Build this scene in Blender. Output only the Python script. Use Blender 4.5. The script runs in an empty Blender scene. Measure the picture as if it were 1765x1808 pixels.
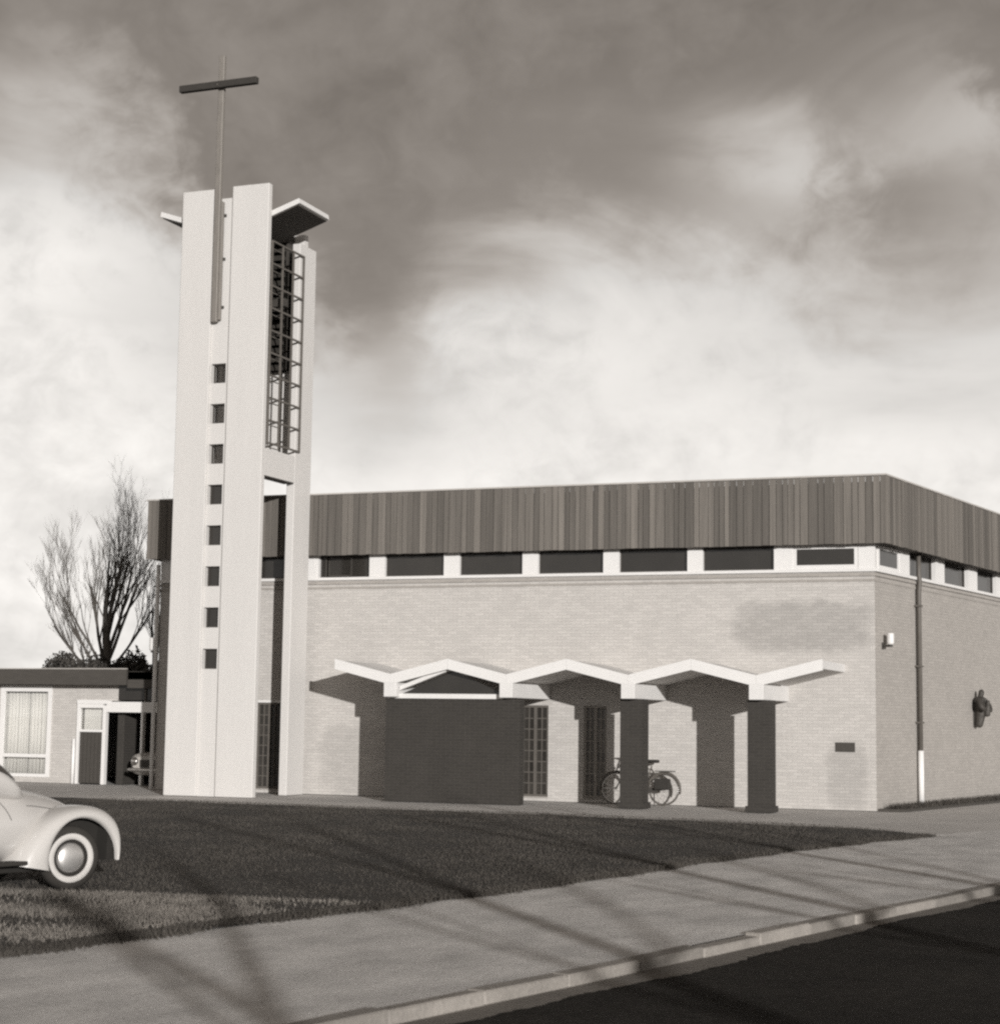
import bpy, math, random
import numpy as np
from mathutils import Vector, Matrix
random.seed(7); rng = np.random.default_rng(11)
scene = bpy.context.scene
COL = scene.collection
R = math.radians

# ------------------------------------------------------------------ camera
YAW, PITCH, ROLL = -0.372497, 0.113371, 0.013603
cam_d = bpy.data.cameras.new('camera'); cam = bpy.data.objects.new('camera', cam_d); COL.objects.link(cam)
scene.camera = cam
cam_d.sensor_fit = 'HORIZONTAL'; cam_d.sensor_width = 36.0; cam_d.lens = 36.0*3243.23/1765.0
cam_d.clip_start = 0.1; cam_d.clip_end = 3000
fw = Vector((math.sin(YAW)*math.cos(PITCH), math.cos(YAW)*math.cos(PITCH), math.sin(PITCH)))
rt = Vector((math.cos(YAW), -math.sin(YAW), 0)); up = rt.cross(fw)
r2 = rt*math.cos(ROLL)+up*math.sin(ROLL); u2 = -rt*math.sin(ROLL)+up*math.cos(ROLL)
mw = Matrix((r2, u2, -fw)).transposed().to_4x4(); mw.translation = Vector((0, -37.7766, 1.7102))
cam.matrix_world = mw
cam_d.dof.use_dof = True; cam_d.dof.focus_distance = 33.0; cam_d.dof.aperture_fstop = 3.6

# ------------------------------------------------------------------ sun
SUN_AZ, SUN_EL = R(37.7), R(8.5)          # to the right of the facade's normal, low winter sun
to_sun = Vector((math.sin(SUN_AZ)*math.cos(SUN_EL), -math.cos(SUN_AZ)*math.cos(SUN_EL), math.sin(SUN_EL)))
sun_d = bpy.data.lights.new('sun', 'SUN'); sun = bpy.data.objects.new('sun', sun_d); COL.objects.link(sun)
sun_d.energy = 4.4; sun_d.angle = R(0.53); sun_d.color = (1.0, 0.985, 0.965)
sun.rotation_euler = to_sun.to_track_quat('Z', 'Y').to_euler(); sun.location = (20, -60, 40)

# ------------------------------------------------------------------ view
scene.view_settings.view_transform = 'Standard'; scene.view_settings.look = 'None'
scene.view_settings.exposure = 0.0; scene.view_settings.gamma = 1.0
scene.view_settings.use_curve_mapping = False
scene.render.engine = 'CYCLES'
scene.cycles.pixel_filter_type = 'BLACKMAN_HARRIS'; scene.cycles.filter_width = 2.4
scene.cycles.use_denoising = False; scene.cycles.sample_clamp_indirect = 3.0; scene.cycles.sample_clamp_direct = 6.0
scene.cycles.max_bounces = 4; scene.cycles.diffuse_bounces = 3; scene.cycles.glossy_bounces = 2
scene.cycles.use_adaptive_sampling = True; scene.cycles.adaptive_threshold = .015

# ------------------------------------------------------------------ world: grey winter sky with a dark cloud deck
world = bpy.data.worlds.new('World'); scene.world = world; world.use_nodes = True
WT = world.node_tree; WT.nodes.clear()
def wn(t, **k):
    n = WT.nodes.new(t)
    for a, b in k.items(): setattr(n, a, b)
    return n
def wm(op, a, b=None, c=None, clamp=False):
    n = wn('ShaderNodeMath', operation=op, use_clamp=clamp)
    for i, s in enumerate((a, b, c)):
        if s is None: continue
        if isinstance(s, (int, float)): n.inputs[i].default_value = s
        else: WT.links.new(s, n.inputs[i])
    return n.outputs[0]
tc = wn('ShaderNodeTexCoord'); sep = wn('ShaderNodeSeparateXYZ')
WT.links.new(tc.outputs['Generated'], sep.inputs[0])
dx, dy, dz = sep.outputs
azim = wm('ARCTAN2', dx, dy); elev = wm('ARCSINE', dz)
def wnoise(scale, detail, rough, loc, sc):
    mp = wn('ShaderNodeMapping'); mp.inputs['Location'].default_value = loc; mp.inputs['Scale'].default_value = sc
    WT.links.new(tc.outputs['Generated'], mp.inputs[0])
    n = wn('ShaderNodeTexNoise'); n.inputs['Scale'].default_value = scale; n.inputs['Detail'].default_value = detail
    n.inputs['Roughness'].default_value = rough; n.inputs['Distortion'].default_value = 0.5
    WT.links.new(mp.outputs[0], n.inputs[0]); return n.outputs[0]
n_big = wnoise(5.0, 5, .55, (3.1, 1.2, .4), (1, 1, 2.2))
n_mid = wnoise(15.0, 8, .56, (.3, 2.2, 5.4), (1, 1, 1.25))
n_puf = wnoise(42.0, 6, .6, (7.3, .2, 1.4), (1, 1, 1.2))
nb = wm('SUBTRACT', n_big, .5); nm = wm('ADD', wm('SUBTRACT', n_mid, .5), wm('MULTIPLY', wm('SUBTRACT', n_puf, .5), .55))
az2 = wm('ADD', azim, wm('MULTIPLY', nm, .10)); el2 = wm('ADD', elev, wm('MULTIPLY', nb, .10))
# cloud banks: (azimuth, elevation, half widths, amount); positive = lower, darker cloud
def bank(a, e, ra, re, amt):
    q = wm('ADD', wm('POWER', wm('DIVIDE', wm('ABSOLUTE', wm('SUBTRACT', az2, a)), ra), 2.0),
           wm('POWER', wm('DIVIDE', wm('ABSOLUTE', wm('SUBTRACT', el2, e)), re), 2.0))
    return wm('MULTIPLY', wm('EXPONENT', wm('MULTIPLY', q, -1.0)), amt)
def pix(px, py): return YAW+math.atan((px-882)/3243), .113+(904-py)/3243
banks = None
for px, py, rx, ry, amt in ((40, 470, 230, 250, -.12), (650, 480, 170, 260, .10), (1000, 560, 330, 130, -.075),
                            (1600, 330, 130, 110, .05), (1640, 560, 260, 160, .03), (1420, 270, 210, 100, -.10), (1700, 180, 150, 160, -.08), (60, 170, 140, 90, -.04),
                            (270, 650, 60, 50, .03), (420, 300, 120, 170, .07), (1050, 330, 260, 80, .03),
                            (120, 560, 120, 35, .03), (1480, 90, 180, 60, -.02)):
    a, e = pix(px, py); b = bank(a, e, rx/3243, ry/3243, amt)
    banks = b if banks is None else wm('ADD', banks, b)
thr = wm('ADD', wm('ADD', elev, banks), wm('ADD', wm('MULTIPLY', nb, .14), wm('MULTIPLY', nm, .16)))
mr = wn('ShaderNodeMapRange', interpolation_type='SMOOTHSTEP')
for k, v in (('From Min', .12), ('From Max', .345), ('To Min', .87), ('To Max', .20)): mr.inputs[k].default_value = v
WT.links.new(thr, mr.inputs['Value'])
ov = wn('ShaderNodeMapRange', interpolation_type='SMOOTHSTEP')     # deck darkened above the view, towards the zenith, to cut ambient fill
for k, v in (('From Min', .33), ('From Max', .9), ('To Min', 1.0), ('To Max', .62)): ov.inputs[k].default_value = v
WT.links.new(elev, ov.inputs['Value'])
lum = wm('MULTIPLY', wm('MULTIPLY', mr.outputs[0], ov.outputs[0]), wm('ADD', 1.0, wm('MULTIPLY', nm, .85)))
sky = wn('ShaderNodeTexSky', sky_type='NISHITA', sun_disc=False, sun_elevation=SUN_EL, sun_rotation=R(180)-SUN_AZ)
sky.air_density = 1.0; sky.dust_density = 1.5
bw = wn('ShaderNodeRGBToBW'); WT.links.new(sky.outputs[0], bw.inputs[0])
# a film sees tone only: overcast deck (90 %) over a thin veil of clear sky (10 %)
tot = wm('ADD', wm('MULTIPLY', lum, 9.3), wm('MULTIPLY', wm('MINIMUM', bw.outputs[0], 8.0), .10))
tone = wn('ShaderNodeCombineColor')
dk = wm('SUBTRACT', 1.0, wm('MULTIPLY', lum, 1.5), clamp=True)
for i, (t, d) in enumerate(((1.035, .125), (1.0, 0.0), (.955, -.095))): WT.links.new(wm('MULTIPLY', tot, wm('ADD', t, wm('MULTIPLY', dk, d))), tone.inputs[i])
bg = wn('ShaderNodeBackground'); bg.inputs[1].default_value = .1
WT.links.new(tone.outputs[0], bg.inputs[0]); wo = wn('ShaderNodeOutputWorld'); WT.links.new(bg.outputs[0], wo.inputs[0])

# ------------------------------------------------------------------ materials
def tint(v):      # warm print tone: dark surfaces browner than light ones
    k = min(1, max(0, (.6-v)/.5)); return (1.03+.085*k, 1.0, .968-.09*k)
def M(name, v, rough=.8, var=.15, scale=6.0, stretch=(1, 1, 1), bump=0.0, bscale=None, spec=.3, metal=0.0, rand=0.0, coat=0.0,
      dark_patches=(), brick=None, fine=0.0, coords='Object'):
    m = bpy.data.materials.new(name); m.use_nodes = True; nt = m.node_tree; N = nt.nodes; L = nt.links
    bs = N['Principled BSDF']; bs.inputs['Roughness'].default_value = rough; bs.inputs['Metallic'].default_value = metal
    bs.inputs['Specular IOR Level'].default_value = spec; bs.inputs['Coat Weight'].default_value = coat
    tcn = N.new('ShaderNodeTexCoord'); mp = N.new('ShaderNodeMapping'); mp.inputs['Scale'].default_value = stretch
    if coords == 'world': L.new(N.new('ShaderNodeNewGeometry').outputs['Position'], mp.inputs[0])
    else: L.new(tcn.outputs[coords], mp.inputs[0])
    def math_(op, a, b=None, clamp=False):
        n = N.new('ShaderNodeMath'); n.operation = op; n.use_clamp = clamp
        for i, s in enumerate((a, b)):
            if s is None: continue
            if isinstance(s, (int, float)): n.inputs[i].default_value = s
            else: L.new(s, n.inputs[i])
        return n.outputs[0]
    def noise(sc, det=6, ro=.6, vec=None):
        n = N.new('ShaderNodeTexNoise'); n.inputs['Scale'].default_value = sc; n.inputs['Detail'].default_value = det
        n.inputs['Roughness'].default_value = ro; L.new(vec or mp.outputs[0], n.inputs[0]); return n.outputs[0]
    n1 = noise(scale)
    f = math_('ADD', 1.0, math_('MULTIPLY', math_('SUBTRACT', n1, .5), var*3.0))
    if fine: f = math_('MULTIPLY', f, math_('ADD', 1.0, math_('MULTIPLY', math_('SUBTRACT', noise(scale*14, 3, .7), .5), fine*3)))
    if rand:
        oi = N.new('ShaderNodeObjectInfo')
        f = math_('MULTIPLY', f, math_('ADD', 1.0-rand, math_('MULTIPLY', oi.outputs['Random'], 2*rand)))
    hgt = None
    if brick:
        bw_, bh_, mj, depth = brick
        sx = N.new('ShaderNodeSeparateXYZ'); L.new(tcn.outputs['Object'], sx.inputs[0])
        cx = N.new('ShaderNodeCombineXYZ')
        L.new(math_('ADD', sx.outputs[0], sx.outputs[1]), cx.inputs[0]); L.new(sx.outputs[2], cx.inputs[1])
        bt = N.new('ShaderNodeTexBrick'); L.new(cx.outputs[0], bt.inputs[0])
        bt.inputs['Scale'].default_value = 1.0; bt.inputs['Brick Width'].default_value = bw_; bt.inputs['Row Height'].default_value = bh_
        bt.inputs['Mortar Size'].default_value = mj; bt.inputs['Mortar Smooth'].default_value = .4; bt.inputs['Bias'].default_value = 0
        bt.inputs['Color1'].default_value = (.925, .925, .925, 1); bt.inputs['Color2'].default_value = (1.055, 1.055, 1.055, 1)
        bt.inputs['Mortar'].default_value = (depth, depth, depth, 1)
        f = math_('MULTIPLY', f, bt.outputs[0]); hgt = bt.outputs['Fac']
    for axis, c0, hw, z0, hh, amt in dark_patches:      # darker patches with ragged edges: (axis, centre, half width, centre z, half height, strength)
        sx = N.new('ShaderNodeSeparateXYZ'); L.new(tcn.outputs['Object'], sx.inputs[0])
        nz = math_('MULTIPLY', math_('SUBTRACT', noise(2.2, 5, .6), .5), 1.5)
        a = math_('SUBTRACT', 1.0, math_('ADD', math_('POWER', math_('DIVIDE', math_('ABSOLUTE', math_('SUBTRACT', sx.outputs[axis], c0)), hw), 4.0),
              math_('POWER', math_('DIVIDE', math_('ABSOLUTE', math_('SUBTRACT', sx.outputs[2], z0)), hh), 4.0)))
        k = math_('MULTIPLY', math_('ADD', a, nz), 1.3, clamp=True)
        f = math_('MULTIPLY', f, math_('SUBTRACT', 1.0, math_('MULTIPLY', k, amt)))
    cc = N.new('ShaderNodeCombineColor')
    for i in range(3): L.new(math_('MULTIPLY', f, v*tint(v)[i]), cc.inputs[i])
    L.new(cc.outputs[0], bs.inputs['Base Color'])
    if bump or hgt is not None:
        b = N.new('ShaderNodeBump'); b.inputs['Strength'].default_value = bump or .3; b.inputs['Distance'].default_value = .02
        h = noise(bscale or scale*5, 5, .65)
        if hgt is not None: h = math_('ADD', math_('MULTIPLY', h, .5), math_('MULTIPLY', hgt, -1.0))
        L.new(h, b.inputs['Height']); L.new(b.outputs[0], bs.inputs['Normal'])
    return m

m_render   = M('white_render', .535, .85, .035, 1.1, stretch=(2.5, 2.5, .22), bump=.2, bscale=16, fine=.035)
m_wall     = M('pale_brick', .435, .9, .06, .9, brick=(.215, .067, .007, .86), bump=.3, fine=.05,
               dark_patches=((0, 7.0, 1.6, 3.75, .58, .24), (0, 7.9, .45, .7, .8, .16), (0, -2.9, 1.3, .75, .9, .15)))
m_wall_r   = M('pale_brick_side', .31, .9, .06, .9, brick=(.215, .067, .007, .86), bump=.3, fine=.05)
m_white    = M('white_paint', .64, .6, .04, 3, fine=.03)
m_conc     = M('white_concrete', .60, .8, .06, 2.0, bump=.1, fine=.03)
m_soffit   = M('dark_soffit_boards', .06, .8, .2, 3, stretch=(1, 8, 1))
m_board    = M('weathered_cedar', .122, .85, .34, 5.0, stretch=(3.2, 3.2, .08), rand=.27, bump=.25, fine=.16, coords='world')
m_dbrick   = M('dark_brown_brick', .034, .85, .14, 2.0, brick=(.215, .067, .009, 1.35), bump=.4, fine=.10)
m_glass    = M('dark_glass', .022, .12, .25, 1.2, spec=.45, rand=.25)
m_latglass = M('obscured_glass', .035, .3, .25, 1.2, spec=.5, rand=.3)
m_latglass2 = M('obscured_glass_shade_lift', .10, .3, .25, 1.2, spec=.5, rand=.3)  # lighter copy of the obscured glass, brightening the window that stands in shadow
m_bar2 = M('window_bar_shade_lift', .24, .6, .15, 9)  # bar colour lightened the same way to offset the shadow
m_dframe   = M('dark_paint', .05, .55, .1, 6)
m_iron     = M('black_iron', .045, .6, .2, 9)
m_bar      = M('grey_window_bar', .095, .6, .15, 9)
m_cross    = M('dark_cross_timber', .035, .8, .3, 9, stretch=(1, 6, 6))
m_pole     = M('grey_metal_pole', .20, .55, .25, 7, stretch=(6, 6, .6), metal=.2)
m_roof     = M('roof_felt', .12, .95, .2, 4)
m_coping   = M('zinc_coping', .38, .6, .1, 5)
m_fascia2  = M('dark_roof_edge', .055, .8, .2, 4, stretch=(1, 1, 4))
m_annex    = M('annex_pale_brick', .42, .9, .08, 1.5, brick=(.215, .067, .007, .86), bump=.3, fine=.05)
m_curtain  = M('curtain_cloth', .78, .95, .1, 6, stretch=(9, 1, .3))
m_pipe     = M('dark_pipe', .10, .5, .15, 6)
m_wpipe    = M('white_pipe', .7, .5, .05, 6)
m_bronze   = M('dark_bronze', .055, .55, .35, 9, metal=.3, bump=.4, bscale=22)
m_lamp     = M('opal_lamp_glass', .62, .35, .02, 3)
m_asphalt  = M('asphalt', .024, 1.0, .42, .6, spec=.08, bump=.7, bscale=50, fine=.5)
m_gutter   = M('gutter_grit', .15, .95, .28, 2.2, bump=.4, bscale=60, fine=.2)
m_slab     = M('sidewalk_paving', .57, .95, .36, 1.3, stretch=(1.7, .8, 1), bump=.6, bscale=22, fine=.24)
m_kerb     = M('kerb_concrete', .23, .9, .26, 2.2, bump=.5, bscale=26, rand=.2, fine=.2, coords='world')
m_path     = M('forecourt_paving', .50, .95, .2, .7, bump=.4, bscale=24, fine=.2)
m_soil     = M('dark_soil', .05, 1.0, .3, 6, bump=.6, bscale=30)
m_turf     = M('turf_soil', .045, 1.0, .28, 1.1, bump=.6, bscale=25, fine=.2)
m_grass    = M('grass_blades', .066, .9, .42, .9, spec=.1, fine=.2)
m_drygrass = M('dry_verge_grass', .165, .95, .5, 1.6, spec=.1, fine=.3)
m_bark     = M('bark', .075, .95, .3, 6, stretch=(1, 1, .3), bump=.5, bscale=20)
m_twig     = M('twigs', .10, .95, .2, 6)
m_leaf     = M('evergreen_leaf', .05, .8, .4, 2.5)
m_carpaint = M('pale_car_paint', .48, .28, .02, 2, spec=.5, coat=.35)
m_cargrey  = M('grey_car_paint', .34, .3, .03, 2, spec=.5, coat=.35)
m_rubber   = M('tyre_rubber', .03, .9, .2, 9)
m_wwall    = M('whitewall', .48, .7, .06, 6)
m_hubcap   = M('dull_hubcap', .55, .38, .05, 4, metal=.75)
m_bikeframe = M('worn_bike_enamel', .10, .5, .2, 9)
m_lattice  = M('weathered_steel', .10, .6, .2, 9)
m_chrome   = M('chrome', .55, .18, .05, 4, metal=1.0)
m_under    = M('car_underside', .02, .95, .2, 5)
m_plaque   = M('dark_plaque', .05, .5, .15, 12)
m_ground   = M('far_ground', .10, 1.0, .25, .08)
m_hub      = M('car_glass', .05, .06, .1, 2, spec=.7)

# ------------------------------------------------------------------ mesh helpers
class MB:
    def __init__(s, T=None): s.v = []; s.f = []; s.T = T
    def add(s, vs, fs):
        o = len(s.v)
        s.v += [tuple(s.T(*p)) if s.T else tuple(p) for p in vs]; s.f += [tuple(i+o for i in q) for q in fs]; return s
    def box(s, x0, x1, y0, y1, z0, z1):
        return s.add([(x, y, z) for z in (z0, z1) for y in (y0, y1) for x in (x0, x1)],
                     [(0, 2, 3, 1), (4, 5, 7, 6), (0, 1, 5, 4), (2, 6, 7, 3), (0, 4, 6, 2), (1, 3, 7, 5)])
    def prism(s, poly, f0, f1):
        """poly: 2D outline; f0/f1 map a 2D point to 3D at each end"""
        n = len(poly); vs = [f0(*p) for p in poly]+[f1(*p) for p in poly]
        return s.add(vs, [tuple(range(n))[::-1], tuple(range(n, 2*n))]+[(i, (i+1) % n, n+(i+1) % n, n+i) for i in range(n)])
    def flat(s, poly, z): return s.add([(x, y, z) for x, y in poly], [tuple(range(len(poly)))])
    def tube(s, pts, rad, n=8, cap=True):
        pts = [Vector(p) for p in pts]; rad = rad if hasattr(rad, '__len__') else [rad]*len(pts)
        vs = []; a = None
        for i, p in enumerate(pts):
            d = (pts[min(i+1, len(pts)-1)]-pts[max(i-1, 0)]).normalized()
            if a is None: a = d.orthogonal().normalized()
            a = (a-d*a.dot(d)).normalized(); b = d.cross(a)
            vs += [p+(a*math.cos(2*math.pi*k/n)+b*math.sin(2*math.pi*k/n))*rad[i] for k in range(n)]
        fs = [(i*n+k, i*n+(k+1) % n, (i+1)*n+(k+1) % n, (i+1)*n+k) for i in range(len(pts)-1) for k in range(n)]
        if cap: fs += [tuple(range(n))[::-1], tuple(range((len(pts)-1)*n, len(pts)*n))]
        return s.add(vs, fs)
    def lathe(s, prof, c, axis='y', n=32):
        vs = []
        for r, h in prof:
            for k in range(n):
                a = 2*math.pi*k/n; p = (r*math.cos(a), h, r*math.sin(a)) if axis == 'y' else (r*math.cos(a), r*math.sin(a), h)
                vs.append((c[0]+p[0], c[1]+p[1], c[2]+p[2]))
        m = len(prof)
        return s.add(vs, [(i*n+k, i*n+(k+1) % n, (i+1)*n+(k+1) % n, (i+1)*n+k) for i in range(m-1) for k in range(n)])
    def grid(s, P):
        """P: 2D list of points"""
        h, w = len(P), len(P[0])
        return s.add([p for r in P for p in r], [(i*w+j, i*w+j+1, (i+1)*w+j+1, (i+1)*w+j) for i in range(h-1) for j in range(w-1)])
    def build(s, name, mat, parent=None, bevel=0.0, smooth=False, subsurf=0, solid=0.0):
        me = bpy.data.meshes.new(name)
        org = ORIGIN.get(parent.name, Vector((0, 0, 0))) if parent else Vector((0, 0, 0))
        me.from_pydata([(p[0]-org.x, p[1]-org.y, p[2]-org.z) for p in s.v], [], s.f)
        me.materials.append(mat); me.update()
        import bmesh
        bm = bmesh.new(); bm.from_mesh(me); bmesh.ops.recalc_face_normals(bm, faces=bm.faces[:])
        if bevel: bmesh.ops.bevel(bm, geom=[e for e in bm.edges if len(e.link_faces) == 2 and e.calc_face_angle(0) > .6], offset=bevel, segments=1, affect='EDGES')
        bm.to_mesh(me); bm.free()
        if smooth: me.polygons.foreach_set('use_smooth', [True]*len(me.polygons))
        o = bpy.data.objects.new(name, me); COL.objects.link(o)
        if parent: o.parent = parent; ORIGIN[o.name] = org
        if solid:
            md = o.modifiers.new('solid', 'SOLIDIFY'); md.thickness = solid; md.offset = 0
        if subsurf:
            md = o.modifiers.new('sub', 'SUBSURF'); md.levels = subsurf; md.render_levels = subsurf
        return o
ORIGIN = {}
def tag(o, label=None, cat=None, group=None, kind=None):
    for k, v in (('label', label), ('category', cat), ('group', group), ('kind', kind)):
        if v: o[k] = v
    return o
def thing(name, loc, label, cat, group=None, world=True, rz=0.0):
    """Empty at the thing's base. world=True: parts are given in world coordinates."""
    e = bpy.data.objects.new(name, None); COL.objects.link(e); e.location = loc; e.rotation_euler = (0, 0, rz)
    e.empty_display_size = .3
    ORIGIN[e.name] = Vector(loc) if world else Vector((0, 0, 0))
    return tag(e, label, cat, group)
def B(x0, x1, y0, y1, z0, z1, name, mat, parent, bevel=0.0, T=None):
    return MB(T).box(x0, x1, y0, y1, z0, z1).build(name, mat, parent, bevel)
def mesh_np(name, V, F, mat, parent=None):
    """fast mesh from numpy; F (n,k)"""
    me = bpy.data.meshes.new(name); me.vertices.add(len(V)); me.vertices.foreach_set('co', np.asarray(V, np.float32).ravel())
    k = F.shape[1]; me.loops.add(F.size); me.loops.foreach_set('vertex_index', F.astype(np.int32).ravel())
    me.polygons.add(len(F)); me.polygons.foreach_set('loop_start', np.arange(0, F.size, k, dtype=np.int32))
    try: me.polygons.foreach_set('loop_total', np.full(len(F), k, np.int32))
    except Exception: pass
    me.materials.append(mat); me.update(calc_edges=True); me.validate()
    o = bpy.data.objects.new(name, me); COL.objects.link(o)
    if parent: o.parent = parent; ORIGIN[o.name] = ORIGIN[parent.name]
    return o

# ------------------------------------------------------------------ ground, road, pavement
def kx(y): return -4.72+.215*(y+28.16)                     # kerb line
LAWN_EDGE = [(-4.3, -8.05), (-4.85, -10.1), (-5.27, -11.69), (-5.97, -15.24), (-6.42, -18.4), (-6.87, -21.0), (-7.15, -22.3), (-7.43, -23.2), (-7.77, -24.92), (-8.1, -26.66), (-8.6, -29.2), (-10.6, -39)]
LAWN_TOP = [(-4.3, -8.05), (-5.0, -7.2), (-5.82, -6.57), (-7.91, -6.0), (-11.25, -5.5), (-14.59, -5.4), (-18.63, -5.1), (-24, -5.0), (-48, -5.0)]
def lx(y):
    ys = [p[1] for p in LAWN_EDGE][::-1]; xs = [p[0] for p in LAWN_EDGE][::-1]; return float(np.interp(y, ys, xs))
tag(MB().flat([(-1500, -1500), (1500, -1500), (1500, 1500), (-1500, 1500)], -.16).build('ground', m_ground), kind='structure')
road = [(kx(y)+.02, y) for y in (-80, 60)]+[(kx(y)+6.5, y) for y in (60, -80)]
tag(MB().flat(road, -.085).build('road', m_asphalt), kind='structure')
tag(MB().flat([(kx(y)+6.5, y) for y in (-80, 60)]+[(kx(y)+40, y) for y in (60, -80)], -.02).build('far_verge', m_turf), kind='structure')
# gutter: a ragged band of grit along the kerb
gy = np.arange(-40, 20, .05)
def gwid(y):
    return .27+.05*math.sin(y*.7)+.03*math.sin(y*2.3+1)+.015*math.sin(y*7.3)+random.gauss(0, .010)
gin = [(kx(y)+.0, y) for y in gy]; gout = [(kx(y)+max(.06, gwid(y)), y) for y in gy]
gm = MB(); gm.add([(x, y, -.081) for x, y in gin]+[(x, y, -.081) for x, y in gout], [(i, i+1, len(gy)+i+1, len(gy)+i) for i in range(len(gy)-1)])
tag(gm.build('gutter', m_gutter), kind='structure')
# paving sheet for forecourt and sidewalk
tag(MB().flat([(-60, -5.6), (-3.0, -9.2), (kx(-9)-.13, -9.2), (kx(45)-.13, 45), (-60, 45)], -.012).build('forecourt', m_path), kind='structure')
sw = [(x-.25, y) for x, y in LAWN_EDGE]+[(-14.0, -60), (kx(-60)-.13, -60), (kx(40)-.13, 40), (kx(40)-3.1, 40), (-2.6, -3.2)]
tag(MB().flat(sw, -.004).build('sidewalk', m_slab), kind='structure')
# lawn: slightly humped sheet with a ragged border
def lawn_grid():
    P = []
    ys = np.concatenate([np.arange(-39, -8.0, .5), [-8.05]])
    tops = sorted(LAWN_TOP, key=lambda p: p[0])
    vs = []; fs = []
    xs_n = 60
    cols = []
    xt = np.concatenate([np.linspace(-48, -9, 90), np.linspace(-8.6, -4.32, 24)])
    be = sorted([(p[0], p[1]) for p in LAWN_EDGE])
    for x in xt:
        y1 = np.interp(x, [p[0] for p in tops], [p[1] for p in tops])+.05*math.sin(x*3.1)+random.uniform(-.04, .04)
        y0 = np.interp(x, [p[0] for p in be], [p[1] for p in be]) if x > -10.6 else -39
        y0 += random.uniform(-.16, .16)+.18*math.sin(x*5.1)
        if y0 > y1: y0 = y1-.01
        t = np.linspace(0, 1, 40)
        cols.append([(x, y0+(y1-y0)*k, .002+.03*min(1, 14*k*(1-k))+.006*math.sin(x*2.3+k*9)) for k in t])
    return cols
lm = MB(); lm.grid(lawn_grid()); lawn = tag(lm.build('lawn', m_turf, smooth=True), kind='structure')
# kerb: stones one by one
kerb = bpy.data.objects.new('kerb', None); COL.objects.link(kerb); kerb['kind'] = 'structure'; ORIGIN['kerb'] = Vector((0, 0, 0))
kme = None
kang = math.atan2(1, .215)
for i in range(46):
    y = -38+i*.985
    if kme is None:
        o = MB().box(-.5005, .5005, -.075, .075, -.16, .006).build('kerb_stone', m_kerb, kerb, bevel=.012); kme = o.data
    else:
        o = bpy.data.objects.new('kerb_stone', kme); COL.objects.link(o); o.parent = kerb
    o.location = (kx(y)-.06+random.uniform(-.008, .008), y, random.uniform(-.016, .010)); o.rotation_euler = (random.uniform(-.07, .07), random.uniform(-.006, .006), kang+random.uniform(-.01, .01))

# ------------------------------------------------------------------ the hall
HX0, HX1 = -23.40, -6.50
hall = thing('church_hall', (-15, 0, 0), 'flat-roofed pale brick church hall with a broad band of dark vertical boarding under its roof', 'building')
RA = R(10.5); rd = (math.sin(RA), math.cos(RA)); rn = (math.cos(RA), -math.sin(RA))
def TR(s, off, z): return (HX1+rd[0]*s+rn[0]*off, rd[1]*s+rn[1]*off, z)      # along the right-hand wall: s along it, off outwards
def TL(s, off, z): return (HX0-rd[0]*s-rn[0]*off, rd[1]*s+rn[1]*off, z)
LAT = [(-20.72, -20.10), (-14.19, -13.57), (-12.76, -12.24)]                # narrow latticed windows
ZL0, ZL1 = .10, 2.06
ZSILL, ZWIN = 4.93, 5.44
w = MB()
xs = [HX0]+[v for p in LAT for v in p]+[HX1]
for i in range(0, len(xs), 2): w.box(xs[i], xs[i+1], 0, .3, 0, 4.86)
for a, b in LAT:
    w.box(a, b, .0, .3, ZL1+(.062 if a < -20 else 0), 4.86); w.box(a, b, .0, .3, 0, ZL0-.032)
# one clean skin: merge coplanar pieces is not needed, pieces butt end to end
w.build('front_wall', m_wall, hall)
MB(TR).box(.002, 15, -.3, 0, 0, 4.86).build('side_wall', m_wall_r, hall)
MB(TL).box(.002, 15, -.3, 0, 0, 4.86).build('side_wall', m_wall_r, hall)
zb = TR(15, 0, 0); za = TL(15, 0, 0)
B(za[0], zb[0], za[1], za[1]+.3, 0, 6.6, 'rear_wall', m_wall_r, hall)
# thin projecting brick courses below the sill
B(HX0-.02, HX1+.02, -.035, -.002, 4.775, 4.835, 'string_course', m_wall_r, hall)
B(HX0-.012, HX1+.012, -.02, -.002, 4.665, 4.715, 'string_course', m_wall_r, hall)
MB(TR).box(.0, 15, .002, .035, 4.775, 4.835).build('string_course', m_wall_r, hall)
MB(TR).box(.0, 15, .002, .02, 4.665, 4.715).build('string_course', m_wall_r, hall)
# white sill
B(HX0-.05, HX1+.05, -.06, .30, 4.862, ZSILL, 'sill', m_white, hall, .006)
MB(TR).box(.03, 15, -.30, .06, 4.863, ZSILL-.001).build('sill', m_white, hall, .006)
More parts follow.
